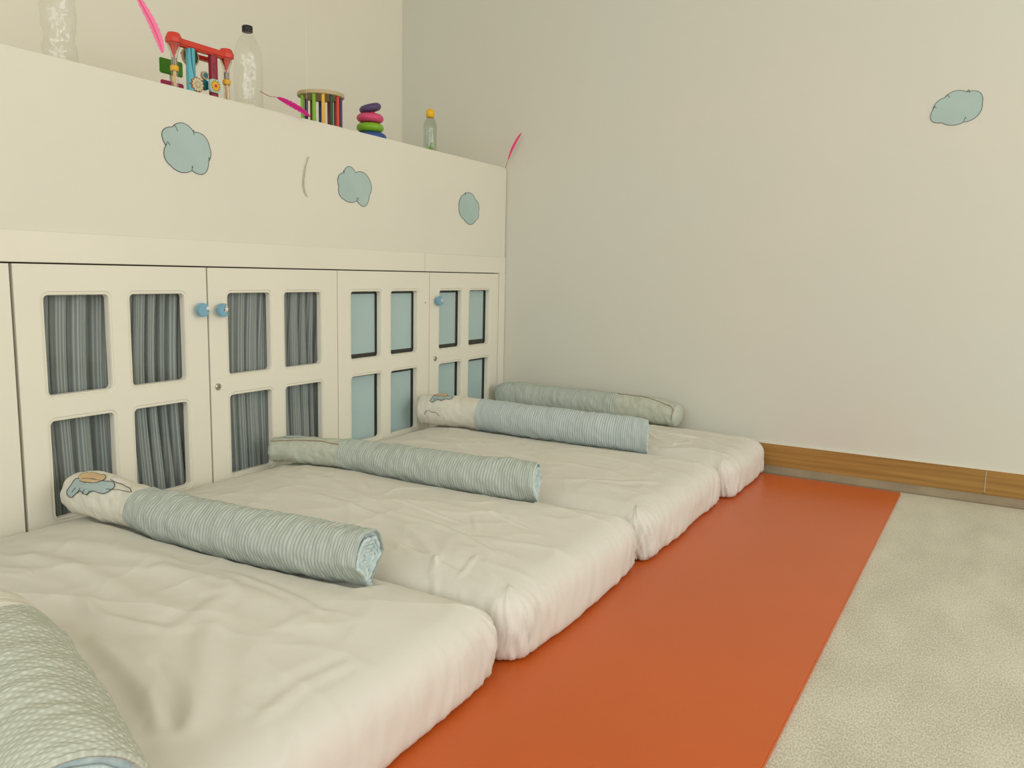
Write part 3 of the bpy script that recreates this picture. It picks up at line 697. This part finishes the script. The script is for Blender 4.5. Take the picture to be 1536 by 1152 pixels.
# clouds are listed clockwise (bulges outward)
def pxlist(L, c, sc): return [((x - c[0]) / sc, -(y - c[1]) / sc, b) for x, y, b in L]
def wc(name, label, pts, mk, ticks=()):
    cx = sum(p[0] for p in pts) / len(pts); cy = sum(p[1] for p in pts) / len(pts)
    return cloud(name, label, [(p[0] - cx, p[1] - cy, p[2] if len(p) > 2 else .26) for p in pts], mk(cx, cy), 1.0, [((a[0] - cx, a[1] - cy), (b[0] - cx, b[1] - cy)) for a, b in ticks])
wc('paper_cloud', 'largest blue paper cloud on the left ledge, below the activity toy', [(-1.868, 1.134, 0.4), (-1.846, 1.187, 0.26), (-1.775, 1.184, 0.24), (-1.721, 1.149, 0.16), (-1.726, 1.109, 0.36), (-1.785, 1.076, 0.17), (-1.854, 1.08, 0.25)],
   onx, [((-1.846, 1.187), (-1.828, 1.178)), ((-1.775, 1.184), (-1.774, 1.177)), ((-1.868, 1.134), (-1.856, 1.136)), ((-1.785, 1.076), (-1.782, 1.082)), ((-1.726, 1.109), (-1.722, 1.113))])
wc('paper_cloud', 'blue paper cloud on the ledge below the stacking rings', [(-1.171, 1.095, 0.3), (-1.147, 1.144, 0.34), (-1.082, 1.152, 0.24), (-0.995, 1.116, 0.14), (-1.007, 1.078, 0.42), (-1.076, 1.053, 0.12), (-1.146, 1.052, 0.24)],
   onx, [((-1.147, 1.144), (-1.142, 1.142)), ((-1.076, 1.053), (-1.068, 1.056))])
wc('paper_cloud', 'small blue paper cloud on the ledge nearest the room corner', [(-0.409, 1.104, 0.16), (-0.365, 1.144, 0.2), (-0.279, 1.128, 0.27), (-0.253, 1.074, 0.28), (-0.27, 1.04, 0.22), (-0.369, 1.035, 0.24)], onx, [((-.365, 1.144), (-.360, 1.141))])
wc('paper_cloud', 'lone blue paper cloud high on the wide back wall', [(1.796, 1.424, 0.18), (1.83, 1.463, 0.21), (1.899, 1.477, 0.33), (1.95, 1.436, 0.24), (1.897, 1.374, 0.15), (1.829, 1.377, 0.4)],
   onb, [((1.830, 1.463), (1.846, 1.4625)), ((1.899, 1.477), (1.908, 1.4735)), ((1.796, 1.424), (1.806, 1.429)), ((1.897, 1.374), (1.905, 1.386))])

# ================================================================ FEATHERS
def feather(label, pts, w, m, mq, group=None, thread=None, quill=(0, .25), nrm=(1, 0, 0)):
    P = [Vector(p) for p in smooth_line3(pts)]; t = thing('feather', label, 'feather', P[0]); base = P[0]; n = len(P); nv = Vector(nrm)
    V, F = tube([p - base + nv * .0006 for p in P], [.0011 - .0007 * i / n for i in range(n)], 6); obj('quill', V, F, mq, t)
    i0 = int(quill[1] * n); V = []; F = []; rows = 0
    for i in range(i0, n):
        f = (i - i0) / (n - 1 - i0); ww = w * (math.sin(math.pi * min(1, f * .97 + .02)) ** .55) * (1 + .12 * math.sin(i * 2.7)); T = (P[min(i + 1, n - 1)] - P[max(i - 1, 0)]).normalized(); s = T.cross(nv).normalized()
        for a, h in ((-1, 0), (-.5, .0010), (0, .0006), (.5, .0010), (1, 0), (.5, -.0008), (-.5, -.0008)): V.append(P[i] - base + s * (a * ww) + nv * (h + .25 * ww * (abs(a) - .5)))
        rows += 1
    for j in range(rows - 1):
        for k in range(7): F.append((j * 7 + k, j * 7 + (k + 1) % 7, (j + 1) * 7 + (k + 1) % 7, (j + 1) * 7 + k))
    obj('vane', V, F, m, t)
    if thread:
        V, F = tube([Vector(thread[0]) - base, Vector(thread[1]) - base], .0003, 5); obj('thread', V, F, M['thread'], t)
    return t
def smooth_line3(L, n=8):
    out = []
    for i in range(len(L) - 1):
        p0 = L[max(i - 1, 0)]; p1 = L[i]; p2 = L[i + 1]; p3 = L[min(i + 2, len(L) - 1)]
        for k in range(n):
            t = k / n; out.append(tuple(.5 * (2 * b + (c - a) * t + (2 * a - 5 * b + 4 * c - d) * t * t + (3 * b - a - 3 * c + d) * t ** 3) for a, b, c, d in zip(p0, p1, p2, p3)))
    return out + [tuple(L[-1])]
feather('pale pink feather hanging above the ledge at the upper left', [(.03, -1.985, 1.535), (.03, -1.955, 1.492), (.03, -1.918, 1.440), (.03, -1.898, 1.400), (.03, -1.889, 1.372)], .0135, M['pink'], M['hotpink'], thread=((.03, -1.985, 1.535), (.03, -1.99, 2.749)), quill=(0, .18))
feather('magenta feather with a dark wavy quill hanging in front of the wooden drum', [(.03, -1.55, 1.340), (.03, -1.515, 1.333), (.03, -1.485, 1.335), (.03, -1.44, 1.329), (.03, -1.38, 1.316), (.03, -1.338, 1.302)], .0095, M['magenta'], M['quillpink'], thread=((.03, -1.352, 1.308), (.03, -1.356, 2.749)), quill=(0, .42))
feather('bright pink feather leaning in the corner at the right end of the ledge', [(.018, -.05, 1.292), (.030, -.05, 1.325), (.052, -.05, 1.378), (.078, -.05, 1.420), (.101, -.05, 1.449)], .0062, M['hotpink'], M['quillpink'], quill=(0, .28), nrm=(.5, -.85, 0))
feather('thin whitish feather stuck on the ledge face between two blue clouds', [(.004, -1.322, 1.176), (.004, -1.337, 1.135), (.004, -1.345, 1.09), (.004, -1.340, 1.060), (.004, -1.328, 1.043)], .0035, M['whitefeather'], M['quill'], quill=(0, .1))

# ================================================================ THINGS ON THE LEDGE
LZ = 1.3009
def bottle(label, loc, prof, m, cap=None, capm='black', ripple=None, dome=False, extra=None):
    t = thing('bottle', label, 'bottle', (loc[0], loc[1], LZ))
    V, F = lathe(prof, 56, ripple=ripple); obj('body', V, F, m, t, True)
    if cap:
        z0, h, r = cap
        if dome: V, F = lathe([(0, z0), (r * .92, z0), (r * .95, z0 + h * .25), (r, z0 + h * .3), (r, z0 + h * .62), (r * .8, z0 + h * .85), (r * .4, z0 + h * .98), (0, z0 + h)], 32)
        else: V, F = lathe([(0, z0), (r, z0), (r, z0 + h * .18), (r * .96, z0 + h * .2), (r, z0 + h * .24), (r, z0 + h * .88), (r * .9, z0 + h), (0, z0 + h)], 48, ripple=lambda a, z: .03 * (math.sin(24 * a) > 0))
        obj('cap', V, F, M[capm], t, not dome or True)
    return t
def crumple(amp, s=34, seed=1): return lambda a, z: amp * (1 - abs(noise.noise((math.cos(a) * 1.6, math.sin(a) * 1.6, z * s + seed)))) ** 3 - amp * .5 + amp * .8 * noise.noise((math.cos(a) * 2.6 + seed, math.sin(a) * 2.6, z * s * 1.6))
prof = [(0, .006), (.02, .004), (.036, .0), (.040, .006), (.0415, .02), (.0395, .028), (.0415, .036), (.0360, .07), (.0355, .085), (.0395, .105), (.041, .13), (.041, .16), (.0385, .165), (.041, .172), (.041, .22), (.036, .25), (.024, .28), (.014, .30), (.0135, .312)]
prof = [(a, b) for (a, b) in prof]
def dense(prof, n=4):
    out = []
    for (a, b), (c, d) in zip(prof, prof[1:]):
        for k in range(n): out.append((a + (c - a) * k / n, b + (d - b) * k / n))
    return out + [prof[-1]]
bottle('clear crumpled plastic bottle at the far left, cut off by the picture top', (-.12, -2.083), dense(prof), M['pet'], (.30, .02, .016), 'black', crumple(.11, 40, 3))
prof = [(0, .006), (.025, .004), (.038, .0), (.0435, .008), (.0445, .03), (.0425, .036), (.0445, .042), (.0445, .16), (.0435, .18), (.040, .205), (.032, .228), (.020, .246), (.0150, .252), (.0145, .258), (.017, .259), (.017, .261), (.0145, .262), (.014, .272)]
bottle('tall clear plastic bottle with a black cap, beside the activity toy', (-.13, -1.452), dense(prof), M['pet'], (.258, .019, .0165), 'black', crumple(.05, 30, 8))
prof = [(0, .004), (.018, .003), (.025, 0), (.028, .006), (.0285, .02), (.027, .024), (.0285, .028), (.0285, .12), (.027, .135), (.022, .150), (.0165, .158), (.0155, .166)]
b3 = bottle('small clear bottle with a yellow domed cap near the room corner', (-.12, -.462), dense(prof), M['petg'], (.162, .037, .0185), 'capyellow', crumple(.03, 40, 5), True)
V, F = tube(smooth_line3([(.004, -.008, .006), (.004, .000, .03), (.002, .012, .048), (.0, .018, .060)]), [.004 + .004 * math.sin(math.pi * i / 24) for i in range(25)], 8); o = obj('green_leaf', V, F, M['lime'], b3, True); o['label'] = 'bright green strip inside the bottle'

# rattle drum of coloured dowels
t = thing('dowel_drum', 'wooden rattle drum of coloured dowels under a round birch lid', 'toy', (-.13, -1.118, LZ), rz=.0)
def disc(name, r, z0, z1, m, par, c=(0, 0), n=48, bev=.002):
    V, F = lathe([(0, z0), (r - bev, z0), (r, z0 + bev), (r, z1 - bev), (r - bev, z1), (0, z1)], n, (c[0], c[1], 0)); return obj(name, V, F, m, par, True)
for nm, z0, z1 in (('base_disc', 0, .012), ('lid_disc', .118, .131)): o = disc(nm, .084, z0, z1, M['woodtop'], t); o.modifiers.new('e', 'EDGE_SPLIT')
o = disc('lid_knob', .0155, .131, .144, M['woodtop'], t, n=24); o.modifiers.new('e', 'EDGE_SPLIT')
cols = [('lime', -65), ('lime', -20), ('yellow', 6), ('dkgreen', 31), ('red', 55), ('purple', 79), ('brick', 133), ('brick', 156), ('navy', 182), ('brick', 208), ('black', 228)]
va = math.degrees(math.atan2(-3.343 + 1.118, 1.99 + .13))
for c, a in cols:
    # angles run round the drum, measured from its left-hand side as seen from the room
    an = math.radians(va + a); x, y = .071 * math.cos(an), .071 * math.sin(an)
    V, F = lathe([(0, .0125), (.0062, .0125), (.0062, .1175), (0, .1175)], 14, (x, y, 0)); o = obj('dowel', V, F, M[c], t); o['label'] = {'lime': 'lime green', 'dkgreen': 'dark green', 'brick': 'brown-red', 'navy': 'dark navy'}.get(c, c) + ' dowel'
# stacking rings
t = thing('ring_stack', 'stack of four coloured toy rings, the purple top one tilted', 'toy', (-.12, -.858, LZ))
def ring(z, R, r, m, lab, tilt=None, dx=(0, 0)):
    V = []; F = []; n1, n2 = 40, 16
    for i in range(n1):
        for k in range(n2):
            a = 2 * math.pi * i / n1; b = 2 * math.pi * k / n2; V.append(((R + r[0] * math.cos(b)) * math.cos(a), (R + r[0] * math.cos(b)) * math.sin(a), r[1] * math.sin(b)))
    for i in range(n1):
        for k in range(n2): F.append((i * n2 + k, ((i + 1) % n1) * n2 + k, ((i + 1) % n1) * n2 + (k + 1) % n2, i * n2 + (k + 1) % n2))
    o = obj('ring', V, F, m, t, True, loc=(dx[0], dx[1], z)); o['label'] = lab + ' ring'
    if tilt: o.rotation_euler = tilt
ring(.0185, .036, (.024, .018), M['blue'] if 'blue' in M else mat('blue_paint', (.03, .075, .27), .4, None, .4), 'blue', None, (.0, .006))
ring(.0535, .031, (.022, .0172), M['lime'], 'green'); ring(.0895, .030, (.0225, .0172), M['rose'], 'pink')
ring(.128, .024, (.0195, .0155), M['purple'], 'purple', (math.radians(14), math.radians(-8), 0), (0, .001))
V, F = lathe([(0, .001), (.012, .001), (.019, .10), (.018, .112), (.016, .125), (0, .127)], 24); obj('post', V, F, M['red'], t, True)
# activity toy: red top bar on two clear rattling tubes, wavy cyan and maroon tubes, flower gears
ty = thing('activity_toy', 'red-topped activity toy with clear rattle tubes, cyan and maroon tubes and flower gears', 'toy', (-.12, -1.645, LZ))
YL, YR2 = -.094, .096
bm = boxbm((-.012, YL, .148), (.014, YR2, .169)); bobj('top_bar', bm, M['red'], ty, bevel=.004)
bm = boxbm((-.060, YL + .065, .140), (-.035, YR2 - .015, .152)); bobj('rear_bar', bm, M['red'], ty, bevel=.004)
for y in (YL + .075, YR2 - .025): bobj('bar_link', boxbm((-.05, y - .008, .150), (.0, y + .008, .157)), M['red'], ty, bevel=.002)
bm = boxbm((-.11, -.105, 0), (.02, .105, .008)); o = bobj('base_plate', bm, M['red'], ty, bevel=.003)
for y, h in ((YL, .0), (YR2, .003)):
    V, F = lathe([(0, .148), (.016, .148), (.0235, .153), (.024, .165), (.017, .180), (0, .181)], 8, (0, y, 0)); obj('post_cap', V, F, M['red'], ty)
    V, F = lathe([(.0195, .150), (.018, .142), (.0105, .122), (.0095, .110), (.0095, .008)], 24, (0, y, 0)); obj('clear_tube', V, F, M['tube'], ty, True)
    V, F = lathe([(0, .108), (.003, .112), (.006, .128), (.015, .148), (0, .1485)], 20, (0, y, 0)); o = obj('funnel', V, F, M['red'], ty, True)
    V, F = lathe([(0, .090), (.0072, .090), (.0072, .110), (0, .110)], 16, (0, y, 0), ripple=lambda a, z: .25 * noise.noise((math.cos(a) * 3, math.sin(a) * 3, z * 300))); obj('seeds', V, F, M['seed'], ty)
    V, F = lathe([(.0098, .072), (.0122, .074), (.0122, .086), (.0098, .088)], 24, (0, y, 0)); obj('collar', V, F, M['yellow'], ty, True)
    V, F = lathe([(0, .010), (.0035, .010), (.0045, .072), (.0075, .088), (0, .089)], 14, (0, y, 0)); obj('yellow_rod', V, F, M['yellow'], ty, True)
for y, c, nm in ((-.037, 'cyan', 'cyan'), (.045, 'maroon', 'maroon')):
    V, F = lathe([(0, .0085), (.0136, .0085), (.0136, .1495), (0, .1495)], 28, (0, y, 0)); o = obj('coloured_tube', V, F, M[c], ty, True); o['label'] = nm + ' tube'; o.modifiers.new('e', 'EDGE_SPLIT')
    pts = [(.0125, y - .0045 + (.004 * math.sin(i * .55) if c == 'maroon' else .010 * (i / 20) ** 2.5 - .002), .150 - .0045 * i) for i in range(20)]
    V, F = tube(pts, .0018, 6); obj('wavy_groove', V, F, M['teal' if c == 'cyan' else 'black'] if c == 'cyan' else M['brick'], ty)
def gear(y, z, x, R, lobes, m, parts, sc=.1, lab=None):
    pts = []; n = 72; bm = bmesh.new()
    for k in range(n): a = 2 * math.pi * k / n; r = R * (1 + sc * math.cos(abs(lobes) * a + (math.pi if lobes < 0 else 0))); pts.append(bm.verts.new((x, y + r * math.cos(a), z + r * math.sin(a))))
    f = bm.faces.new(pts); ex = bmesh.ops.extrude_face_region(bm, geom=[f]); bmesh.ops.translate(bm, verts=[v for v in ex['geom'] if isinstance(v, bmesh.types.BMVert)], vec=(.009, 0, 0))
    g = bobj('gear', bm, m, ty)
    if lab: g['label'] = lab
    for R2, lo2, m2, h in parts:
        bm = bmesh.new(); pts = []
        for k in range(60): a = 2 * math.pi * k / 60; r = R2 * (1 + (.12 * math.cos(lo2 * a) if lo2 else 0)); pts.append(bm.verts.new((x + .009, y + r * math.cos(a), z + r * math.sin(a))))
        f = bm.faces.new(pts); ex = bmesh.ops.extrude_face_region(bm, geom=[f]); bmesh.ops.translate(bm, verts=[v for v in ex['geom'] if isinstance(v, bmesh.types.BMVert)], vec=(h, 0, 0))
        bobj('gear_face', bm, m2, g)
    return g
gear(-.026, .047, .006, .0215, 12, M['rust'], [(.0185, 12, M['cream2'], .001), (.011, 8, M['woodtop'], .0018), (.005, 0, M['cream2'], .0028)], .07, 'cream scalloped gear with brown rim')
g = gear(.033, .054, .0145, .0215, -4, M['sky'], [(.0165, 12, M['yellow'], .001), (.0045, 0, M['red'], .003)], .09, 'pale blue gear with yellow flower and red centre')
for k in range(12):
    a = 2 * math.pi * k / 12; V, F = lathe([(0, 0), (.0014, 0), (.0014, .0008), (0, .0008)], 8); obj('dot', [(v[2] + .0245, .033 + .0145 * math.cos(a) + v[0], .054 + .0145 * math.sin(a) + v[1]) for v in V], F, M['black'], g)
gear(.016, .084, -.008, .0125, 0, M['woodtop'], [(.008, 0, M['teal'], .001)], 0, 'small tan wheel'); gear(.016, .056, -.008, .0150, 8, M['teal'], [], .08, 'teal gear')
gear(-.010, .137, -.040, .029, 0, M['woodtop'], [(.024, 0, M['dkgreen'], .001)], 0, 'dark green wheel with tan rim under the top bar')
# coloured panels on a post behind the toy
tb = thing('panel_toy', 'green panel over a magenta panel on a wooden post, behind the activity toy', 'toy', (-.285, -1.628, LZ))
box('base', (-.02, -.035, 0), (.02, .035, .008), M['woodtop'], tb, bevel=.002)
V, F = lathe([(0, .008), (.004, .008), (.004, .138), (0, .138)], 12); obj('post', V, F, M['woodtop'], tb)
bobj('panel', boxbm((.004, -.046, .100), (.014, .036, .146)), M['green'], tb, bevel=.003)['label'] = 'green panel'
bobj('panel', boxbm((.004, -.044, .050), (.014, .038, .080)), M['magblock'], tb, bevel=.003)['label'] = 'magenta panel'
